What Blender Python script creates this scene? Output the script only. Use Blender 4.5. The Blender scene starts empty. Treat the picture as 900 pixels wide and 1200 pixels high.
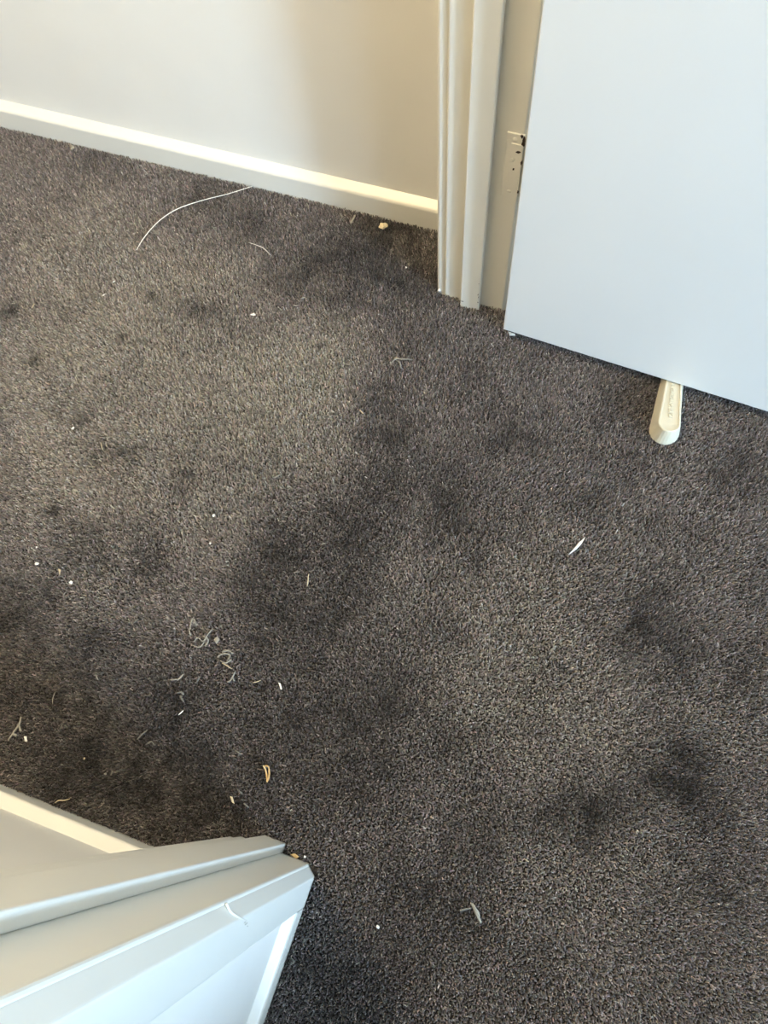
import bpy, bmesh, math, random
import numpy as np
from mathutils import Vector, Matrix

# ------------------------------------------------------------------ camera, light, exposure
sc = bpy.context.scene
C = sc.collection
CAM_H = 1.03
FOC = 918.0                                   # focal length in pixels of the 900 x 1200 frame
AX = np.array([0.94158266, 0.28869435, -0.17342914])    # world X, Y, Z seen in camera axes (right, down, forward)
AY = np.array([0.3306284, -0.89038105, 0.31290006])
AZ = np.array([-0.06408554, -0.35196187, -0.93381791])
cam = bpy.data.cameras.new('camera')
cam.sensor_fit = 'VERTICAL'; cam.sensor_height = 36.0; cam.lens = 36.0 * FOC / 1200.0
cam.clip_start = 0.02
camo = bpy.data.objects.new('camera', cam); C.objects.link(camo)
right = Vector((AX[0], AY[0], AZ[0])); down = Vector((AX[1], AY[1], AZ[1])); fwd = Vector((AX[2], AY[2], AZ[2]))
m3 = Matrix((right, -down, -fwd)).transposed()
camo.matrix_world = Matrix.Translation((0, 0, CAM_H)) @ m3.to_4x4()
sc.camera = camo

sc.view_settings.view_transform = 'Standard'
sc.view_settings.look = 'None'
sc.view_settings.gamma = 1.0
sc.view_settings.use_curve_mapping = False
sc.view_settings.exposure = 0.40

wd = bpy.data.worlds.new('world'); sc.world = wd; wd.use_nodes = True
wd.node_tree.nodes['Background'].inputs['Color'].default_value = (0.55, 0.75, 1.0, 1)
wd.node_tree.nodes['Background'].inputs['Strength'].default_value = 1.0

def light(name, kind, loc, power, color, **kw):
    l = bpy.data.lights.new(name, kind); l.energy = power; l.color = color
    for k, v in kw.items(): setattr(l, k, v)
    o = bpy.data.objects.new(name, l); C.objects.link(o); o.location = loc
    return o
WIN_Y, WIN_W, WIN_Z0, WIN_Z1, WALL_E = -1.36, 0.75, 0.80, 2.10, 4.2
w = light('window_daylight', 'AREA', (WALL_E - 0.02, WIN_Y, (WIN_Z0 + WIN_Z1) / 2), 290, (0.50, 0.73, 1.0),
          shape='RECTANGLE', size=WIN_W, size_y=WIN_Z1 - WIN_Z0)
w.rotation_euler = (math.pi / 2, 0, math.pi / 2)     # shines towards -X, into the room
light('added_hall_light', 'POINT', (-0.85, 0.335, 2.22), 42, (1.0, 0.81, 0.53), shadow_soft_size=0.09)  # added unseen lamp for the warm overhead light in the hallway
light('added_room_light', 'POINT', (1.55, 0.55, 2.22), 9, (1.0, 0.82, 0.56), shadow_soft_size=0.09)  # added unseen fill, warms the door and the room side

# ------------------------------------------------------------------ helpers
rng = random.Random(7)
def floor_pt(px, py, z=0.0):
    """floor position of a measured place in the photograph"""
    r = np.array([px - 450, py - 600, FOC]); R = np.array([r @ AX, r @ AY, r @ AZ]); t = (CAM_H - z) / -R[2]
    return Vector((R[0] * t, R[1] * t, z))

def props(o, label=None, cat=None, group=None, kind=None):
    for k, v in (('label', label), ('category', cat), ('group', group), ('kind', kind)):
        if v: o[k] = v
    return o
def link_mesh(name, bm, mat, parent=None, smooth=False):
    bmesh.ops.recalc_face_normals(bm, faces=bm.faces[:])
    me = bpy.data.meshes.new(name); bm.to_mesh(me); bm.free()
    if mat: me.materials.append(mat)
    if smooth:
        for p in me.polygons: p.use_smooth = True
    o = bpy.data.objects.new(name, me); C.objects.link(o)
    if parent: o.parent = parent
    return o
def empty(name, loc=(0, 0, 0)):
    o = bpy.data.objects.new(name, None); C.objects.link(o); o.location = loc; o.empty_display_size = 0.05
    return o
def box_bm(x0, x1, y0, y1, z0, z1, bev=0.0, seg=2, bm=None):
    b = bmesh.new()
    bmesh.ops.create_cube(b, size=1.0)
    bmesh.ops.scale(b, vec=(x1 - x0, y1 - y0, z1 - z0), verts=b.verts)
    bmesh.ops.translate(b, vec=((x0 + x1) / 2, (y0 + y1) / 2, (z0 + z1) / 2), verts=b.verts)
    if bev: bmesh.ops.bevel(b, geom=b.edges[:], offset=bev, segments=seg, profile=0.5, affect='EDGES')
    if bm is None: return b
    me = bpy.data.meshes.new('tmp'); b.to_mesh(me); b.free(); bm.from_mesh(me); bpy.data.meshes.remove(me)
    return bm
def prism_bm(pts, axis, a, b):
    """polygon in the two other axes, extruded along axis from a to b"""
    bm = bmesh.new()
    def v(p, t):
        if axis == 'x': return (t, p[0], p[1])
        if axis == 'y': return (p[0], t, p[1])
        return (p[0], p[1], t)
    lo = [bm.verts.new(v(p, a)) for p in pts]; hi = [bm.verts.new(v(p, b)) for p in pts]
    bm.faces.new(lo); bm.faces.new(hi[::-1])
    n = len(pts)
    for i in range(n): bm.faces.new((lo[i], lo[(i + 1) % n], hi[(i + 1) % n], hi[i]))
    return bm
def rounded(pts, r, seg=4, only=None):
    """polygon with its corners rounded"""
    out = []; n = len(pts)
    for i, p in enumerate(pts):
        if only is not None and i not in only: out.append(p); continue
        p = Vector(p); a = Vector(pts[i - 1]); b = Vector(pts[(i + 1) % n])
        da = (a - p); db = (b - p); rr = min(r, da.length * .45, db.length * .45)
        pa = p + da.normalized() * rr; pb = p + db.normalized() * rr
        for k in range(seg + 1):
            t = k / seg
            out.append(tuple((1 - t) ** 2 * pa + 2 * t * (1 - t) * p + t * t * pb))
    return out
def tube_bm(pts, rad, sides=5, bm=None):
    bm = bm or bmesh.new(); rings = []
    pts = [Vector(p) for p in pts]
    for i, p in enumerate(pts):
        d = (pts[min(i + 1, len(pts) - 1)] - pts[max(i - 1, 0)]).normalized()
        u = d.cross(Vector((0, 0, 1)));  u = u.normalized() if u.length > 1e-4 else Vector((1, 0, 0))
        q = u.cross(d)
        r = rad(i / (len(pts) - 1)) if callable(rad) else rad
        rings.append([bm.verts.new(p + (u * math.cos(k * 2 * math.pi / sides) + q * math.sin(k * 2 * math.pi / sides)) * r) for k in range(sides)])
    for a, b in zip(rings, rings[1:]):
        for k in range(sides): bm.faces.new((a[k], a[(k + 1) % sides], b[(k + 1) % sides], b[k]))
    bm.faces.new(rings[0]); bm.faces.new(rings[-1][::-1])
    return bm
def smooth_path(pts, n):
    """Catmull-Rom through the points"""
    P = [Vector(p) for p in pts]; P = [P[0] * 2 - P[1]] + P + [P[-1] * 2 - P[-2]]; out = []
    for i in range(1, len(P) - 2):
        for k in range(n):
            t = k / n; a, b, c, d = P[i - 1], P[i], P[i + 1], P[i + 2]
            out.append(0.5 * ((2 * b) + (c - a) * t + (2 * a - 5 * b + 4 * c - d) * t * t + (3 * b - a - 3 * c + d) * t ** 3))
    out.append(P[-2]); return out

# ------------------------------------------------------------------ materials
def new_mat(name):
    m = bpy.data.materials.new(name); m.use_nodes = True
    return m, m.node_tree.nodes, m.node_tree.links, m.node_tree.nodes['Principled BSDF']
def paint(name, col, rough, bump=0.05, scale=60.0, spread=0.04, coat=0.0):
    m, N, L, b = new_mat(name)
    tc = N.new('ShaderNodeTexCoord')
    n1 = N.new('ShaderNodeTexNoise'); n1.inputs['Scale'].default_value = 6; n1.inputs['Detail'].default_value = 3
    L.new(tc.outputs['Object'], n1.inputs['Vector'])
    r = N.new('ShaderNodeValToRGB')
    r.color_ramp.elements[0].position = .3; r.color_ramp.elements[1].position = .7
    r.color_ramp.elements[0].color = (*[c * (1 - spread) for c in col], 1); r.color_ramp.elements[1].color = (*col, 1)
    L.new(n1.outputs['Fac'], r.inputs['Fac']); L.new(r.outputs['Color'], b.inputs['Base Color'])
    n2 = N.new('ShaderNodeTexNoise'); n2.inputs['Scale'].default_value = scale; n2.inputs['Detail'].default_value = 2
    L.new(tc.outputs['Object'], n2.inputs['Vector'])
    bp = N.new('ShaderNodeBump'); bp.inputs['Strength'].default_value = bump; bp.inputs['Distance'].default_value = .002
    L.new(n2.outputs['Fac'], bp.inputs['Height']); L.new(bp.outputs['Normal'], b.inputs['Normal'])
    b.inputs['Roughness'].default_value = rough
    return m
M = {}
M['wall'] = paint('wall_paint', (.82, .80, .745), .55, .04, 90)
M['enamel'] = paint('trim_enamel', (.78, .76, .685), .30, .06, 45, .03)
M['door'] = paint('door_enamel', (.74, .725, .685), .38, .03, 70, .02)
M['ceiling'] = paint('ceiling_paint', (.8, .79, .76), .9)
M['plastic'] = paint('cream_plastic', (.68, .62, .47), .38, .02, 200, .03)
M['lint'] = paint('grey_lint', (.20, .19, .165), .95, .3, 900, .3)
M['lintw'] = paint('pale_lint', (.33, .31, .26), .9, .3, 900, .2)
M['white'] = paint('white_scrap', (.85, .83, .76), .6, .1, 500, .1)
M['cream'] = paint('cream_plaster', (.80, .66, .42), .8, .2, 400, .2)
M['straw'] = paint('straw_fibre', (.60, .50, .33), .8, .2, 500, .2)
M['wood'] = paint('orange_shaving', (.66, .45, .20), .6, .2, 500, .3)
M['rust'] = paint('bare_metal_chip', (.055, .028, .018), .6, .4, 900, .5)
M['metal'] = paint('dull_metal', (.5, .48, .42), .35)
m, N, L, b = new_mat('carpet_yarn'); M['yarn'] = m
at = N.new('ShaderNodeAttribute'); at.attribute_name = 'tuft_colour'
L.new(at.outputs['Color'], b.inputs['Base Color'])
b.inputs['Roughness'].default_value = .95; b.inputs['Specular IOR Level'].default_value = .15
b.inputs['Sheen Weight'].default_value = .25; b.inputs['Sheen Roughness'].default_value = .5
m, N, L, b = new_mat('carpet_backing'); M['backing'] = m
tc = N.new('ShaderNodeTexCoord'); vo = N.new('ShaderNodeTexVoronoi'); vo.inputs['Scale'].default_value = 300
L.new(tc.outputs['Object'], vo.inputs['Vector'])
r = N.new('ShaderNodeValToRGB'); r.color_ramp.elements[0].color = (.11, .098, .09, 1); r.color_ramp.elements[1].color = (.035, .03, .028, 1)
r.color_ramp.elements[1].position = .8
L.new(vo.outputs['Distance'], r.inputs['Fac']); L.new(r.outputs['Color'], b.inputs['Base Color'])
bp = N.new('ShaderNodeBump'); bp.invert = True; bp.inputs['Distance'].default_value = .004; L.new(vo.outputs['Distance'], bp.inputs['Height'])
L.new(bp.outputs['Normal'], b.inputs['Normal']); b.inputs['Roughness'].default_value = 1
m, N, L, b = new_mat('added_lamp_diffuser'); M['lamp'] = m
b.inputs['Base Color'].default_value = (.9, .88, .8, 1); b.inputs['Emission Color'].default_value = (1, .82, .55, 1); b.inputs['Emission Strength'].default_value = 2.0
m, N, L, b = new_mat('window_glass'); M['glass'] = m
b.inputs['Transmission Weight'].default_value = 1; b.inputs['Roughness'].default_value = 0.0; b.inputs['IOR'].default_value = 1.45

# ------------------------------------------------------------------ the setting
PILE = 0.009                     # z = 0 is the top of the pile
XW, XE = -3.2, WALL_E            # hallway end, window wall
XR, XC = -0.128, -0.222          # room face and hallway face of the wall with the doorway
YB, YF = 0.849, -0.176           # the two hallway walls
RN, RS = 2.0, -2.4               # the room's other walls
TOP = 2.4; HEAD = 2.05
JN, JS = 0.718, -0.113           # faces of the two jamb linings

def struct(name, bm, mat, smooth=False, label=None):
    o = link_mesh(name, bm, mat, None, smooth); o['kind'] = 'structure'
    if label: o['label'] = label
    return o
struct('floor', box_bm(XW, XE, RS, RN, -.03, -PILE), M['backing'], label='dark grey carpet floor of hallway and room')
struct('ceiling', box_bm(XW, XE + .12, RS, RN, TOP, TOP + .1), M['ceiling'], label='plain white ceiling above hallway and room')
struct('wall_back', box_bm(XW, XC, YB, YB + .1, -PILE, TOP), M['wall'], label='white hallway wall behind the white skirting at the top')
struct('wall_front', box_bm(XW, XC, YF - .1, YF, -PILE, TOP), M['wall'], label='white hallway wall at the lower left of the photo')
struct('wall_end', box_bm(XW - .1, XW, YF - .1, YB + .1, -PILE, TOP), M['wall'], label='white end wall of the hallway out of frame')
bm = box_bm(XC, XR, JN + .02, RN, -PILE, TOP)
box_bm(XC, XR, RS, JS - .02, -PILE, TOP, bm=bm)
box_bm(XC, XR, JS - .02, JN + .02, HEAD + .02, TOP, bm=bm)
struct('wall_doorway', bm, M['wall'], label='white wall with the doorway between room and hallway')
struct('wall_north', box_bm(XR, XE, RN, RN + .1, -PILE, TOP), M['wall'], label='white room wall behind the open door')
struct('shade_block', box_bm(.60, .95, RS, -.49, -PILE, TOP), M['wall'], label='unseen white block added to shade the lower left wall')  # added unseen block, keeps window light off the lower left wall
struct('wall_south', box_bm(XR, XE, RS - .1, RS, -PILE, TOP), M['wall'], label='white room wall below the frame')
wy0, wy1 = WIN_Y - WIN_W / 2, WIN_Y + WIN_W / 2
bm = box_bm(XE, XE + .12, RS, wy0, -PILE, TOP)
box_bm(XE, XE + .12, wy1, RN, -PILE, TOP, bm=bm)
box_bm(XE, XE + .12, wy0, wy1, -PILE, WIN_Z0, bm=bm)
box_bm(XE, XE + .12, wy0, wy1, WIN_Z1, TOP, bm=bm)
struct('wall_window', bm, M['wall'], label='white room wall with the window out of frame')
win = empty('window_1', (XE + .06, WIN_Y, WIN_Z0)); props(win, 'white framed window lighting the room', None, None, 'structure')
bm = bmesh.new()
hw, hh = WIN_W / 2, WIN_Z1 - WIN_Z0
for a in ((-hw, -hw + .04, 0, hh), (hw - .04, hw, 0, hh), (-hw + .04, hw - .04, 0, .04), (-hw + .04, hw - .04, hh - .04, hh)):
    box_bm(-.02, .02, a[0], a[1], a[2], a[3], bm=bm)
link_mesh('window_frame', bm, M['enamel'], win)
link_mesh('pane', box_bm(.003, .007, -hw + .04, hw - .04, .04, hh - .04), M['glass'], win)

# skirting boards: a low board with a gently sloping painted top
def skirt_profile(face, wall, z1=.0395, z2=.048):
    pts = [(face, -PILE), (face, z1), (wall, z2), (wall, -PILE)]
    return rounded(pts, .004, 4, only=(1,))
struct('baseboard_back', prism_bm(skirt_profile(.833, YB), 'x', XW, XC), M['enamel'], label='white skirting board with bright sloping top along the hallway wall')
struct('baseboard_front', prism_bm(skirt_profile(-.160, YF), 'x', XW, XC), M['enamel'], label='cream skirting board with sloping top at the lower left')
struct('baseboard_room', prism_bm(skirt_profile(-.116, XR), 'y', RS, -.1605), M['enamel'], label='white skirting board beside the lower door frame')

# the door frame: each side is lining, stop bead, architraves
def vert_board(name, pts, parent, r=.002, seg=4, z0=-PILE, z1=HEAD, only=None):
    return link_mesh(name, prism_bm(rounded(pts, r, seg, only), 'z', z0, z1), M['enamel'], parent)
def frame_side(name, J, s, label):
    t = empty(name); props(t, label, None, None, 'structure')
    Y = lambda d: J + s * d          # d > 0 runs into the wall
    vert_board('jamb_lining', [(XC, Y(0)), (XR + .001, Y(0)), (XR + .001, Y(.02)), (XC, Y(.02))], t, .0035)
    vert_board('door_stop', [(-.193, Y(-.0115)), (-.163, Y(-.0115)), (-.163, Y(0)), (-.193, Y(0))], t, .0022)
    vert_board('hallway_architrave', [(XC - .014, Y(.008)), (XC - .011, Y(.0045)), (XC, Y(.0045)), (XC, Y(.050)), (XC - .014, Y(.050))], t, .002)
    vert_board('room_architrave', [(XR + .001, Y(.003)), (-.116, Y(.0115)), (-.116, Y(.047)), (XR, Y(.047)), (XR, Y(.003))], t, .0016, 3)
    return t
f1 = frame_side('trim_1', JN, 1, 'cream painted door frame side with hinge beside the open door')
f2 = frame_side('trim_2', JS, -1, 'white painted door frame side at the lower left')
f3 = empty('trim_3'); props(f3, 'white painted head of the door frame', None, None, 'structure')
link_mesh('head_lining', box_bm(XC, XR, JS - .02, JN + .02, HEAD, HEAD + .02), M['enamel'], f3)
link_mesh('head_stop', box_bm(-.193, -.163, JS, JN, HEAD - .0115, HEAD), M['enamel'], f3)
link_mesh('head_architrave', box_bm(XR, -.116, JS - .05, JN + .05, HEAD + .002, HEAD + .045), M['enamel'], f3)

# ------------------------------------------------------------------ the open door
DOOR_A = math.radians(-3.7)
dn = empty('door_1', (-.115, .672, 0)); dn.rotation_euler = (0, math.radians(-.5), DOOR_A)
props(dn, 'plain white door leaf standing open', None, None, 'structure')
link_mesh('door_leaf', box_bm(0, .815, 0, .035, .0155, 2.035, .0014, 2), M['door'], dn)

# hinge on the jamb: painted over leaf with a raised edge, knuckle and chipped paint
hz0, hz1 = .236, .335
hinge = link_mesh('hinge_leaf', box_bm(-.1485, -.1275, JN - .0020, JN + .002, hz0, hz1, .0007, 2), M['enamel'], f1)
bm = bmesh.new()
box_bm(-.1425, -.1275, JN - .0032, JN, .255, .3215, .0005, 1, bm=bm)
link_mesh('swaged_plate', bm, M['enamel'], hinge)
for zc in (.327, .298, .246):
    bm = bmesh.new(); bmesh.ops.create_cone(bm, cap_ends=True, segments=14, radius1=.0030, radius2=.0027, depth=.0006,
        matrix=Matrix.Translation((-.1385, JN - .0033 if zc == .298 else JN - .0021, zc)) @ Matrix.Rotation(math.pi / 2, 4, 'X'))
    link_mesh('screw_head', bm, M['enamel'], hinge, True)
for k in range(3):
    z0 = hz0 + k * (hz1 - hz0) / 3
    bm = bmesh.new(); bmesh.ops.create_cone(bm, cap_ends=True, segments=14, radius1=.005, radius2=.005, depth=.0325,
        matrix=Matrix.Translation((-.1195, JN + .003, z0 + .0165)))
    link_mesh('hinge_knuckle', bm, M['enamel'], hinge, True)
def chip(x, z, rx, rz, y, parent, mat='rust', seed=0, n=9):
    """a small raised-edge scab where the paint has come off"""
    g = random.Random(seed); bm = bmesh.new(); a = []; b_ = []
    for k in range(n):
        an = k * 2 * math.pi / n; q = g.uniform(.6, 1.15)
        a.append(bm.verts.new((x + math.cos(an) * rx * q, y, z + math.sin(an) * rz * q)))
        b_.append(bm.verts.new((x + math.cos(an) * rx * q, y + .0012, z + math.sin(an) * rz * q)))
    bm.faces.new(a); bm.faces.new(b_[::-1])
    for k in range(n): bm.faces.new((a[k], a[(k + 1) % n], b_[(k + 1) % n], b_[k]))
    return link_mesh('paint_chip', bm, M[mat], parent)
yc = JN - .0037
for i, (px, py, rx, rz) in enumerate(((611.5, 160.5, .0015, .0019), (614, 164, .0017, .0036), (613, 169.5, .0016, .0024), (607, 178.5, .0024, .0014),
                                      (611, 191.5, .0012, .0034), (601.5, 198.5, .0011, .0014), (606.7, 225.5, .001, .0018))):
    r_ = np.array([px - 450, py - 600, FOC]); R_ = np.array([r_ @ AX, r_ @ AY, r_ @ AZ]); t_ = yc / R_[1]
    chip(R_[0] * t_, CAM_H + R_[2] * t_, rx * 1.3, rz * 1.35, yc, hinge, 'rust', i + 3)
# scuffs at the foot of the door stop
for i, (x, z, rx, rz) in enumerate(((-.1655, .036, .0006, .0016), (-.1645, .030, .0005, .0018), (-.1650, .017, .0008, .0010), (-.1895, .010, .0018, .0006), (-.1655, .062, .0004, .0009))):
    chip(x, z, rx, rz, JN - .0121, f1, 'rust', i + 20)
# paint ridge and nick on the lower frame's rounded edge
bm = tube_bm(smooth_path([(-.1262, -.1145, .398), (-.1220, -.1190, .394), (-.1180, -.1225, .382), (-.1162, -.1260, .366), (-.1156, -.1290, .350)], 5), lambda t: .0012 * (1 - .5 * t), 6)
link_mesh('paint_ridge', bm, M['enamel'], f2, True)
for i, (y, z, ry, rz) in enumerate(((-.1320, .345, .0007, .006), (-.1300, .352, .0005, .004), (-.135, .335, .0004, .003))):
    o = chip(y, z, ry, rz, 0, f2, 'metal', i + 40)
    o.rotation_euler = (0, 0, math.pi / 2); o.location = (-.1157 + .0, 0, 0)

# ------------------------------------------------------------------ lamps added out of frame for warm light
def added_lamp(x, y, label):
    t = empty('added_lamp', (x, y, TOP)); props(t, label, 'lamp')
    bm = bmesh.new(); bmesh.ops.create_cone(bm, cap_ends=True, segments=32, radius1=.13, radius2=.14, depth=.02, matrix=Matrix.Translation((0, 0, -.01)))
    link_mesh('added_lamp_base', bm, M['enamel'], t, False)
    bm = bmesh.new(); bmesh.ops.create_uvsphere(bm, u_segments=32, v_segments=16, radius=.12)
    bmesh.ops.bisect_plane(bm, geom=bm.verts[:] + bm.edges[:] + bm.faces[:], plane_co=(0, 0, 0), plane_no=(0, 0, 1), clear_outer=True)
    bmesh.ops.scale(bm, vec=(1, 1, .5), verts=bm.verts); bmesh.ops.translate(bm, vec=(0, 0, -.02), verts=bm.verts)
    link_mesh('added_lamp_shade', bm, M['lamp'], t, True)
added_lamp(-.85, .335, 'round warm lamp added over the hallway, out of frame')
added_lamp(1.55, .55, 'round warm fill lamp added over the room, out of frame')

# ------------------------------------------------------------------ carpet pile
def blob(px, py, rpx, s, stretch=1.0, ang=0.0):
    p = floor_pt(px, py); return (p.x, p.y, rpx * .00118, min(.78, s * (2.0 if rpx < 15 else 1.6)), stretch, ang)
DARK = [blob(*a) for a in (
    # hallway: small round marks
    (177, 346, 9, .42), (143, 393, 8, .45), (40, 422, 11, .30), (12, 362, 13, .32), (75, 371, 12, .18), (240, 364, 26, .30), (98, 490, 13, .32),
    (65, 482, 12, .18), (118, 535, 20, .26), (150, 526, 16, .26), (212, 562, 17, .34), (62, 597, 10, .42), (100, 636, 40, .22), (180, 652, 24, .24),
    # hallway: broad marks, plus the door's shadow painted in beside the upper jamb
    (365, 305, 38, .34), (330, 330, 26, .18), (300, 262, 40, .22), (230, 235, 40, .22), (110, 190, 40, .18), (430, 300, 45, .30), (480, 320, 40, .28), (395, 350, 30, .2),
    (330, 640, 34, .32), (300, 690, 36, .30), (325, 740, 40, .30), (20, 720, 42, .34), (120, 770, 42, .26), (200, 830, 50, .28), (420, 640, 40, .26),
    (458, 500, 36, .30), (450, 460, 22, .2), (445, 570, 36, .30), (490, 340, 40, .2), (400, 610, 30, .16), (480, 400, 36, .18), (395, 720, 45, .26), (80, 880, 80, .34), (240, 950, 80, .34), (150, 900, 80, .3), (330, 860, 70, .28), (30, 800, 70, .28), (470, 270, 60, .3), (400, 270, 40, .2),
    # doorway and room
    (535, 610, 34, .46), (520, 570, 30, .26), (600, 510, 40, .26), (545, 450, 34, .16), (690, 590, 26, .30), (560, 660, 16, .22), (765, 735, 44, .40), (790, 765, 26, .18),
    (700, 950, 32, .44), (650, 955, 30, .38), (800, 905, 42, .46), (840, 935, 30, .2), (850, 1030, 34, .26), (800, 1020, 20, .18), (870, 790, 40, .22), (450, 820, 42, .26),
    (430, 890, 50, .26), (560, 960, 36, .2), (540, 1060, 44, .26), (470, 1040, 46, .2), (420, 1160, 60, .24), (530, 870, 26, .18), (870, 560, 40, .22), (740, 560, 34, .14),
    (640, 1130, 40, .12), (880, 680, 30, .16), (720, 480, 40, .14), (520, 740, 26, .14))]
LIT_PALE = [blob(*a) for a in (           # hallway window light painted into the pile colour, then paler room patches
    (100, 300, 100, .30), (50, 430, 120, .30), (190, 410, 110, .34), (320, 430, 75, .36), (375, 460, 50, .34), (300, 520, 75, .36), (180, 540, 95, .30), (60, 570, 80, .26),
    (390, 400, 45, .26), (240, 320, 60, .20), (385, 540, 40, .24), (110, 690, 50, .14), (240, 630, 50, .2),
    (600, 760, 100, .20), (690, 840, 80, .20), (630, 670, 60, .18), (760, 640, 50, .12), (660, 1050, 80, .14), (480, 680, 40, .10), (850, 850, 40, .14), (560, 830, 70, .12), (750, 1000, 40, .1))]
def noise2(x, y, scale, seed):
    """smooth value noise on a grid"""
    g = np.random.default_rng(seed).random((256, 256))
    u, v = x / scale + 100, y / scale + 100
    i, j = np.floor(u).astype(int), np.floor(v).astype(int); a, b = u - i, v - j
    a = a * a * (3 - 2 * a); b = b * b * (3 - 2 * b); i %= 256; j %= 256; i1, j1 = (i + 1) % 256, (j + 1) % 256
    return (g[i, j] * (1 - a) * (1 - b) + g[i1, j] * a * (1 - b) + g[i, j1] * (1 - a) * b + g[i1, j1] * a * b) * 2 - 1
def carpet():
    R = np.random.default_rng(3); sp = .0021
    gx, gy = np.meshgrid(np.arange(-1.36, .60, sp), np.arange(-.50, .86, sp))
    x = (gx + (np.arange(gx.shape[0]) % 2)[:, None] * sp / 2).ravel(); y = gy.ravel()
    x = x + R.uniform(-.36, .36, x.size) * sp; y = y + R.uniform(-.36, .36, y.size) * sp
    hall = (x < -.238) & (y > -.1595) & (y < .8325)
    mid = (x >= -.238) & (x < -.113) & (y > JS + .001) & (y < JN - .001)
    mid &= ~((x > -.194) & (x < -.162) & ((y < JS + .012) | (y > JN - .012)))
    room = (x >= -.1152) & (y < .80) & (y > -.5)
    k = hall | mid | room
    # leave out what no camera near the photographer's could see
    k &= (x > -1.24 + (.833 - y) * .56) & (y > -.38 + .26 * x) & (x < .56)
    x, y = x[k], y[k]; n = x.size
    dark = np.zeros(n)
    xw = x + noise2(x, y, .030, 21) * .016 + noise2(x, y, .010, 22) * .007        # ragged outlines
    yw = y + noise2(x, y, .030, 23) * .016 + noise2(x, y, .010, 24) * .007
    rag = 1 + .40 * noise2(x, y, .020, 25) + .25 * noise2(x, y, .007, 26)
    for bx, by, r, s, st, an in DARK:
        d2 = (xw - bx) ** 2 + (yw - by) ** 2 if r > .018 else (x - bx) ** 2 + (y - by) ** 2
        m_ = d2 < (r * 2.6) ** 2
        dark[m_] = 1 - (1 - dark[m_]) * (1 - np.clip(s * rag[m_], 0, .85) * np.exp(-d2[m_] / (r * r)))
    lit_pale = np.zeros(n)
    for bx, by, r, s, st, an in LIT_PALE:
        lit_pale += s * np.exp(-((xw - bx) ** 2 + (yw - by) ** 2) / (r * r))
    lit_pale = 1 - np.exp(-lit_pale)
    lie = noise2(x, y, .09, 1) * .6 + noise2(x, y, .035, 2) * .4         # which way the pile has been trodden
    lie2 = noise2(x, y, .11, 5) * .6 + noise2(x, y, .04, 6) * .4
    patch = noise2(x, y, .07, 8) * .6 + noise2(x, y, .025, 9) * .4
    # tilt of every tuft: the trodden direction plus its own twist
    tx = .13 * lie + R.normal(0, .19, n); ty = .13 * lie2 + R.normal(0, .19, n)
    h = PILE * (1 + R.uniform(-.16, .10, n)) * (1 - .10 * dark)
    rad = .00102 * (1 + R.uniform(-.2, .2, n)); ang = R.uniform(0, 2 * np.pi, n)
    S = 3; V = 2 * S
    co = np.zeros((n, V, 3))
    for ring, (zf, rf, tf) in enumerate(((.25, 1.15, .1), (1.0, .72, 1.0))):
        for s in range(S):
            a = ang + s * 2 * np.pi / S + ring * .8
            co[:, ring * S + s, 0] = x + tx * h * tf + np.cos(a) * rad * rf
            co[:, ring * S + s, 1] = y + ty * h * tf + np.sin(a) * rad * rf
            co[:, ring * S + s, 2] = -PILE + h * zf + (np.cos(a + ang) * rad * .5 if ring else 0)
    tri = [(3, 4, 5)]
    for s in range(S):
        t = (s + 1) % S
        tri += [(s, t, S + t), (s, S + t, S + s)]
    tri = np.array(tri)
    faces = (np.arange(n)[:, None, None] * V + tri[None]).reshape(-1)
    me = bpy.data.meshes.new('carpet_pile'); nf = faces.size // 3
    me.vertices.add(n * V); me.vertices.foreach_set('co', co.reshape(-1).astype(np.float32))
    me.loops.add(faces.size); me.loops.foreach_set('vertex_index', faces.astype(np.int32))
    me.polygons.add(nf); me.polygons.foreach_set('loop_start', (np.arange(nf) * 3).astype(np.int32))
    me.polygons.foreach_set('use_smooth', np.ones(nf, dtype=bool))
    me.update(calc_edges=True)
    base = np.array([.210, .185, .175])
    v = (1 - dark) * (1 + 1.1 * lit_pale) * (1 + .16 * patch) * np.exp(R.normal(0, .42, n))
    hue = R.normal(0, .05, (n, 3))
    col = base[None] * v[:, None] * (1 + hue) * (1 + lit_pale[:, None] * np.array([[.02, .05, -.12]]))
    col = np.concatenate([np.clip(col, .004, .6), np.ones((n, 1))], 1)
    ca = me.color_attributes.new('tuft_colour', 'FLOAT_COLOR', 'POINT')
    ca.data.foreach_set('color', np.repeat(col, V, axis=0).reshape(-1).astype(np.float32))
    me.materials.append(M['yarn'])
    o = bpy.data.objects.new('carpet_pile', me); C.objects.link(o)
    props(o, 'dark grey twist pile carpet covering hallway and room floor', 'carpet', None, 'stuff')
    print('tufts', n, 'tris', nf)
carpet()
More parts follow.
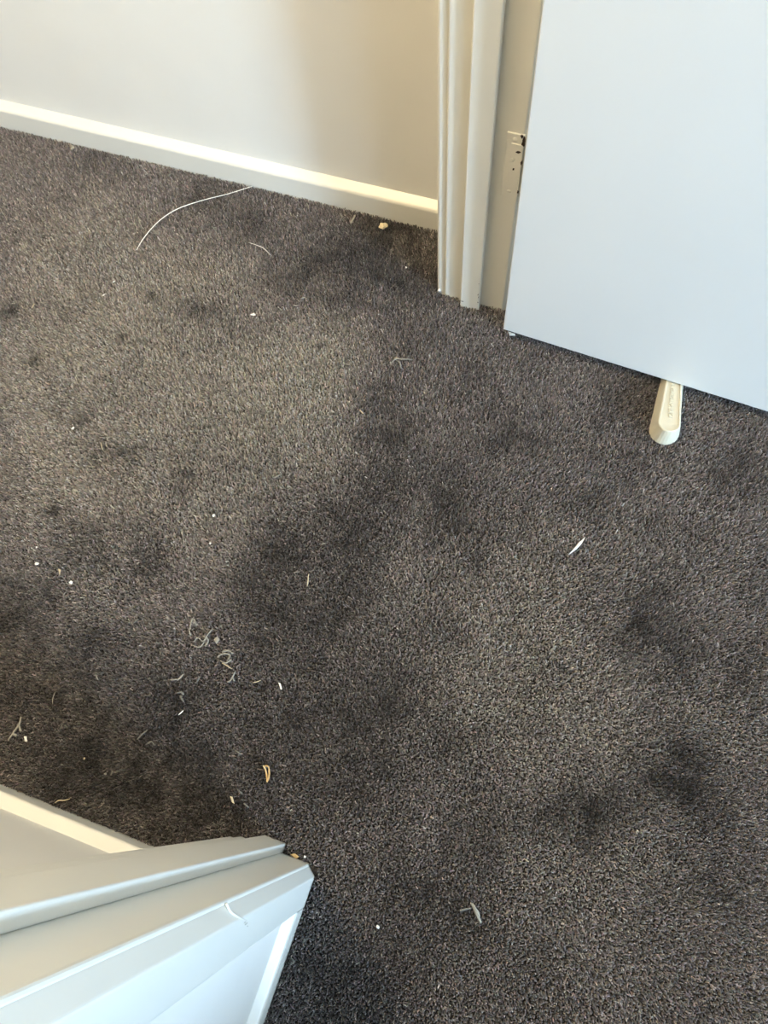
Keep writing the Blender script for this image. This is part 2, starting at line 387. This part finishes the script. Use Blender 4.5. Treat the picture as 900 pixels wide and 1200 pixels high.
# ------------------------------------------------------------------ door wedge
def door_wedge():
    t = empty('door_wedge', (.1512, .5645, 0)); t.rotation_euler = (0, 0, math.radians(4.5))
    props(t, 'cream plastic door wedge with rounded end pushed under the open white door', 'door wedge')
    LEN = .15
    def half(v): return .0210 - .058 * max(0, v - .02)
    def outline(inset):
        """plan of the wedge: a rounded blunt end, sides drawing in to the thin end"""
        r = .0210; pts = []
        for k in range(15):
            a = math.pi + math.pi * k / 14
            q = r - inset
            pts.append((math.cos(a) * q, r * .98 + math.sin(a) * q * .98))
        for v in (.05, .08, .11, LEN - inset): pts.append((half(v) - inset, v))
        for v in (LEN - inset, .11, .08, .05): pts.append((-half(v) + inset, v))
        return pts
    top = lambda v: .0305 - .160 * v
    bm = bmesh.new()
    loops = [(0, lambda v: -.0015), (.0003, lambda v: top(v) * .06), (.0050, lambda v: top(v) * .90), (.0056, lambda v: top(v) * .97), (.0066, top), (.0080, top), (.0086, lambda v: top(v) - .0013)]
    rings = [[bm.verts.new((u, v, z(v))) for u, v in outline(i)] for i, z in loops]
    n = len(rings[0])
    for a, b in zip(rings, rings[1:]):
        for k in range(n): bm.faces.new((a[k], a[(k + 1) % n], b[(k + 1) % n], b[k]))
    bm.faces.new(rings[0]); bm.faces.new(rings[-1])
    link_mesh('wedge_body', bm, M['plastic'], t)
    bm = bmesh.new(); g = random.Random(5)
    v = .030
    for k in range(17):                              # worn raised lettering running along the ramp
        wd_ = g.choice((.0040, .0052, .0052, .0030)); u0 = -.0032 + g.choice((0, 0, .0012)); z = top(v) - .0008
        box_bm(u0, u0 + wd_, v, v + .0010, z - .0015, z + .0007, bm=bm)
        if k % 3 == 0: box_bm(u0, u0 + .0010, v, v + .0034, z - .0015, z + .0007, bm=bm)
        if k % 4 == 1: box_bm(u0 + wd_ - .001, u0 + wd_, v, v + .0034, z - .0015, z + .0007, bm=bm)
        v += .0034 if k % 5 != 4 else .0052
    link_mesh('embossed_lettering', bm, M['plastic'], t)
door_wedge()

# ------------------------------------------------------------------ bits lying on the carpet
ZT = .0010
def place(o, label, cat):
    """origin to the bit itself, label it"""
    me = o.data; c = sum((v.co for v in me.vertices), Vector()) / len(me.vertices); zmin = min(v.co.z for v in me.vertices)
    c.z = zmin
    me.transform(Matrix.Translation(-c)); o.location = c
    return props(o, label, cat, 'loose bits on the carpet')
def fibre(pts, r, mat, label, name='fibre', cat='fibre', lift=0.0, taper=.6):
    P = [floor_pt(x, y, ZT + r + lift * math.sin(math.pi * i / max(1, len(pts) - 1))) for i, (x, y) in enumerate(pts)]
    P = smooth_path(P, 5)
    bm = tube_bm(P, lambda t: r * (1 - taper * abs(2 * t - 1) ** 2), 6)
    return place(link_mesh(name, bm, M[mat], None, True), label, cat)
def crumb(px, py, size, mat, label, flat=.7, lobes=0, seed=1, name='crumb', cat='crumb'):
    g = random.Random(seed); p = floor_pt(px, py); bm = bmesh.new()
    spots = [(0, 0, 1)] + [(g.uniform(-.9, .9), g.uniform(-.7, .7), g.uniform(.45, .7)) for _ in range(lobes)]
    for dx, dy, q in spots:
        s = bmesh.ops.create_icosphere(bm, subdivisions=2, radius=size * q, matrix=Matrix.Translation((p.x + dx * size, p.y + dy * size, ZT + size * flat * .8)))
        for v in s['verts']:
            v.co += (v.co - Vector((p.x + dx * size, p.y + dy * size, ZT + size * flat * .8))) * g.uniform(-.3, .25)
    for v in bm.verts: v.co.z = ZT + (v.co.z - ZT) * flat
    return place(link_mesh(name, bm, M[mat]), label, cat)
def flake(pts, th, mat, label, name='flake', cat='flake', tilt=.0012):
    g = random.Random(len(label)); bm = bmesh.new(); lo = []; hi = []
    for x, y in pts:
        z = ZT + g.uniform(0, tilt); q = floor_pt(x, y); lo.append(bm.verts.new((q.x, q.y, z))); hi.append(bm.verts.new((q.x, q.y, z + th)))
    c = sum((v.co for v in hi), Vector()) / len(hi); c.z += th * .8; top = bm.verts.new(c)
    n = len(pts); bm.faces.new(lo)
    for k in range(n):
        bm.faces.new((lo[k], lo[(k + 1) % n], hi[(k + 1) % n], hi[k])); bm.faces.new((hi[k], hi[(k + 1) % n], top))
    return place(link_mesh(name, bm, M[mat]), label, cat)
def lint(lines, r, mat, label, seed=1):
    """a flattened wisp of matted fibres"""
    g = random.Random(seed); bm = bmesh.new()
    for ln in lines:
        for k in range(3):
            P = [floor_pt(x + g.uniform(-.8, .8), y + g.uniform(-.8, .8), ZT + r + g.uniform(0, .0008)) for x, y in ln]
            tube_bm(smooth_path(P, 4), lambda t: r * (.6 + .5 * math.sin(math.pi * t)) * (1 if k == 0 else .6), 5, bm)
    return place(link_mesh('lint', bm, M[mat], None, True), label, 'lint')

# threads
fibre([(160, 293), (167, 281), (180, 265), (194, 253), (212, 243), (240, 234), (268, 227), (296, 218)], .00072, 'white', 'long white thread curving across the carpet from the skirting', 'thread', 'thread', 0, .3)
fibre([(291, 284), (300, 287), (309, 291), (317, 299)], .00062, 'white', 'short white thread right of the long curved thread', 'thread', 'thread')
# larger bits
crumb(449, 266, .0056, 'cream', 'cream plaster crumb below the hallway skirting', .7, 3, 4, 'plaster_crumb')
flake([(416, 252), (417, 254), (414, 260), (412, 263), (410, 262), (412, 258)], .0006, 'lintw', 'tiny pale flake left of the cream plaster crumb')
flake([(595, 389), (603, 392), (604, 394), (597, 394)], .0007, 'white', 'small white scrap under the corner of the open door')
crumb(514.5, 341, .0024, 'white', 'white crumb at the outer foot of the hinged door frame', .8, 0, 9)
lint([[(458, 425), (464, 420), (470, 421), (483, 421)], [(465, 422), (468, 425), (470, 431)]], .0010, 'lintw', 'forked pale lint on the carpet left of the door frame', 2)
flake([(665.5, 651), (672.5, 643), (678, 636.5), (686, 629.5), (681.5, 637.5), (676, 643.5), (670.5, 647.5)], .0010, 'white', 'white pointed sliver on the carpet below the open door', 'sliver', 'sliver')
lint([[(552, 1058), (556, 1065), (560, 1072), (564, 1081)], [(553, 1059), (559, 1067), (562, 1074)]], .0016, 'lintw', 'pale twisted lint strip at the lower middle of the carpet', 3)
lint([[(539, 1068), (545, 1066), (551, 1064)]], .0010, 'lint', 'small grey lint wisp beside the pale twisted strip', 4)
crumb(443, 1086, .0019, 'white', 'white speck between lower frame and twisted lint strip', .7, 0, 12, 'speck', 'speck')
def shaving():
    bm = bmesh.new(); P = [(309, 900), (311, 897), (315, 898), (316.5, 904), (316, 911), (313, 917), (312, 909), (310.5, 902), (308, 898)]
    pts = smooth_path([floor_pt(x, y, ZT + .001 + .0025 * (i % 3)) for i, (x, y) in enumerate(P)], 4)
    prev = None
    for i, p in enumerate(pts):                       # a thin curled ribbon standing on its edge
        a = bm.verts.new(p); b = bm.verts.new(p + Vector((0, .0004, .0032)))
        d = (pts[min(i + 1, len(pts) - 1)] - pts[max(0, i - 1)]).normalized().cross(Vector((0, 0, 1))) * .0019
        c = bm.verts.new(p + d + Vector((0, .0004, .0030))); e = bm.verts.new(p + d)
        if prev:
            for k in range(4): bm.faces.new((prev[k], prev[(k + 1) % 4], (a, b, c, e)[(k + 1) % 4], (a, b, c, e)[k]))
        else: bm.faces.new((a, b, c, e))
        prev = (a, b, c, e)
    bm.faces.new(prev[::-1])
    place(link_mesh('wood_shaving', bm, M['wood']), 'orange curled shaving above the lower left door frame', 'shaving')
shaving()
flake([(341, 1001), (346, 1000), (351, 1004), (347, 1006)], .0014, 'wood', 'orange fleck touching the foot of the lower door frame')
# the fluff cluster left of the middle of the hallway
lint([[(222, 738), (224, 727), (227, 725), (230, 733)], [(222, 738), (223, 744)]], .0008, 'lintw', 'hooked pale lint, topmost of the fluff cluster', 5)
lint([[(227, 752), (232, 748), (238, 751), (243, 744), (248, 738)], [(226, 756), (234, 759), (240, 752)], [(238, 745), (244, 750), (240, 757)]], .0009, 'lintw', 'loose tangle of pale fluff in the hallway, widest of the cluster', 6)
flake([(251, 750), (255, 746), (258, 750), (254, 755)], .0010, 'lintw', 'pale square flake beside the tangle of fluff')
lint([[(255, 770), (262, 766), (270, 768), (266, 775)], [(258, 774), (264, 777), (271, 773)], [(260, 764), (268, 762), (273, 767)]], .0009, 'lintw', 'brownish fluff knot below the pale square flake', 7)
fibre([(260, 777), (266, 780), (272, 784)], .0007, 'straw', 'brown fibre under the brownish fluff knot')
lint([[(276, 786), (273, 793), (269, 799)], [(269, 799), (266, 799)], [(272, 794), (275, 798)]], .0009, 'lintw', 'forked lint just below the fluff cluster', 8)
lint([[(199, 797), (208, 797)], [(208, 797), (215, 790)]], .0009, 'lintw', 'bent pale lint left of the forked lint', 9)
lint([[(234, 793), (231, 799)]], .0011, 'lint', 'short grey lint between bent and forked lint', 10)
lint([[(207, 812), (213, 811), (216, 814)], [(211, 815), (215, 822)]], .0012, 'lint', 'grey lint angle below the bent pale lint', 11)
fibre([(209, 838), (215, 832.5)], .0008, 'white', 'short white fibre below the grey lint angle')
fibre([(296, 800), (301, 799), (306, 797)], .0007, 'straw', 'thin straw fibre right of the forked lint')
flake([(326.5, 800), (329, 801), (331, 808), (329, 808)], .0008, 'white', 'small white sliver right of the thin straw fibre', 'sliver', 'sliver')
lint([[(276, 879), (283, 885)]], .0011, 'lint', 'grey lint dash left of the orange shaving', 12)
flake([(270, 933), (273, 934), (275, 942), (272, 940)], .0008, 'straw', 'straw coloured flake below the grey lint dash')
lint([[(279, 925), (284, 931)], [(286, 941), (291, 946)]], .0009, 'lint', 'broken grey lint above the lower door frame', 13)
# lower left corner of the hallway
lint([[(25, 840), (22, 849), (15, 859), (9, 868)], [(22, 849), (25, 857)], [(14, 860), (20, 862)]], .0015, 'lintw', 'torn branching lint near the lower left skirting', 14)
flake([(29, 863), (32, 863), (33, 869), (30, 869)], .0010, 'white', 'small white chip beside the torn branching lint')
fibre([(64.5, 811), (62, 818), (61.5, 825)], .0007, 'lintw', 'upright pale fibre above the torn lint')
lint([[(73, 848), (70, 855)]], .0010, 'lint', 'grey lint dash right of the torn lint', 15)
fibre([(64, 941), (69, 938), (75, 938), (82, 936)], .0009, 'straw', 'curly straw fibre beside the lower left skirting')
crumb(99.5, 889, .0014, 'straw', 'straw speck in the dark lower left hallway', .7, 0, 15, 'speck', 'speck')
crumb(124, 907, .0016, 'lintw', 'pale speck above the curly straw fibre', .7, 0, 16, 'speck', 'speck')
lint([[(132, 903), (130, 909)]], .0009, 'lint', 'grey lint dash beside a pale speck, lower left', 16)
lint([[(161, 866), (166, 861), (172, 856)]], .0011, 'lint', 'slanting grey lint in the dark lower left hallway', 17)
lint([[(172, 872), (178, 869), (181, 874)]], .0009, 'lint', 'hooked grey lint below the slanting grey lint', 18)
lint([[(112, 791), (115, 797)]], .0009, 'lintw', 'pale lint dot above the dark lower left corner', 19)
# hallway middle left
crumb(43.5, 661, .0026, 'white', 'white crumb at the left edge, largest of three', .7, 1, 20)
lint([[(50, 667), (54, 669)]], .0011, 'lint', 'grey lint dot touching the largest white crumb', 20)
flake([(69, 667), (72, 668), (71, 675), (70, 673)], .0008, 'straw', 'straw flake between two white crumbs at left')
crumb(83.5, 683, .0023, 'white', 'white crumb right of the straw flake', .7, 1, 22)
crumb(43.5, 641.5, .0014, 'white', 'white speck just above the largest white crumb', .7, 0, 23, 'speck', 'speck')
fibre([(155, 731), (163, 725)], .0010, 'lint', 'grey fibre alone in the hallway, left of the fluff cluster')
crumb(250.5, 604.5, .0020, 'white', 'white speck in the middle of the hallway, upper of two', .7, 0, 24, 'speck', 'speck')
crumb(246.5, 637, .0016, 'white', 'white speck in the middle of the hallway, lower of two', .7, 0, 25, 'speck', 'speck')
fibre([(361.5, 673), (361, 680), (360, 687)], .0010, 'straw', 'upright straw stalk in the doorway carpet')
fibre([(343, 671), (352, 670)], .0007, 'lintw', 'faint pale fibre left of the upright straw stalk')
crumb(368, 626, .0013, 'lintw', 'pale speck above the straw stalk', .6, 0, 26, 'speck', 'speck')
fibre([(376, 638), (382, 636.5)], .0010, 'lintw', 'short pale fibre above right of the straw stalk')
fibre([(319, 560), (325, 558), (330, 555)], .0010, 'lintw', 'slanting pale fibre in the middle of the hallway')
fibre([(332, 520), (335, 517)], .0010, 'lintw', 'short pale fibre above the slanting pale fibre')
fibre([(361, 509), (366, 506)], .0009, 'lintw', 'pale fibre dash right of the short pale fibre')
fibre([(434.5, 523), (436.5, 530)], .0010, 'lintw', 'upright pale fibre at the doorway, below the forked lint')
fibre([(421, 480), (426, 485)], .0010, 'straw', 'reddish fibre dash left of the doorway')
flake([(293, 369.5), (298, 367.5), (300, 370), (296, 370.5)], .0007, 'white', 'white triangular flake in the upper hallway')
fibre([(352, 350), (358, 348)], .0010, 'lintw', 'pale fibre dash, upper of a pair near the plaster crumb')
fibre([(343, 358), (350, 358)], .0010, 'lintw', 'pale fibre dash, lower of a pair near the plaster crumb')
crumb(476, 314, .0015, 'white', 'white speck between plaster crumb and door frame', .7, 0, 27, 'speck', 'speck')
flake([(83, 172), (86, 171), (88, 174), (84, 177)], .0009, 'lintw', 'pale flake under the hallway skirting at upper left')
flake([(196, 206), (200, 204), (201, 206), (198, 209)], .0008, 'lint', 'grey flake under the skirting left of the long thread')
# upper left hallway
fibre([(132, 331), (135, 329)], .0010, 'white', 'tiny white fibre, upper of three at upper left')
fibre([(109, 343.5), (112, 341), (115, 343)], .0009, 'lintw', 'tiny arched pale fibre at upper left')
fibre([(120, 346.5), (123, 344.5)], .0010, 'white', 'tiny white fibre beside the arched pale fibre')
fibre([(37.5, 361), (40, 356)], .0010, 'straw', 'straw fibre near the left edge of the hallway')
crumb(94.5, 378.5, .0013, 'white', 'tiny white speck below the arched pale fibre', .7, 0, 28, 'speck', 'speck')
flake([(84, 503), (87, 500.5), (88, 502), (86, 504)], .0010, 'white', 'white chip in the hallway beside a dark mark')
fibre([(118, 518), (120, 527)], .0007, 'straw', 'upright straw fibre below the white chip')
lint([[(129, 484), (134, 480)]], .0009, 'lint', 'grey lint dash above the upright straw fibre', 29)
# room
crumb(737, 608, .0012, 'lintw', 'pale speck right of the white pointed sliver', .7, 0, 30, 'speck', 'speck')
fibre([(615, 1007), (620, 1010)], .0008, 'straw', 'straw fibre dash above right of the twisted lint')
fibre([(473, 1177), (477, 1180)], .0008, 'lintw', 'pale fibre dash at the bottom edge of the carpet')
crumb(357.5, 1004, .0014, 'white', 'tiny white speck right of the orange fleck', .7, 0, 31, 'speck', 'speck')
lint([[(341, 1122), (344, 1127), (340, 1131)], [(361, 1100), (354, 1105)]], .0009, 'lint', 'curled grey lint beside the room skirting', 32)
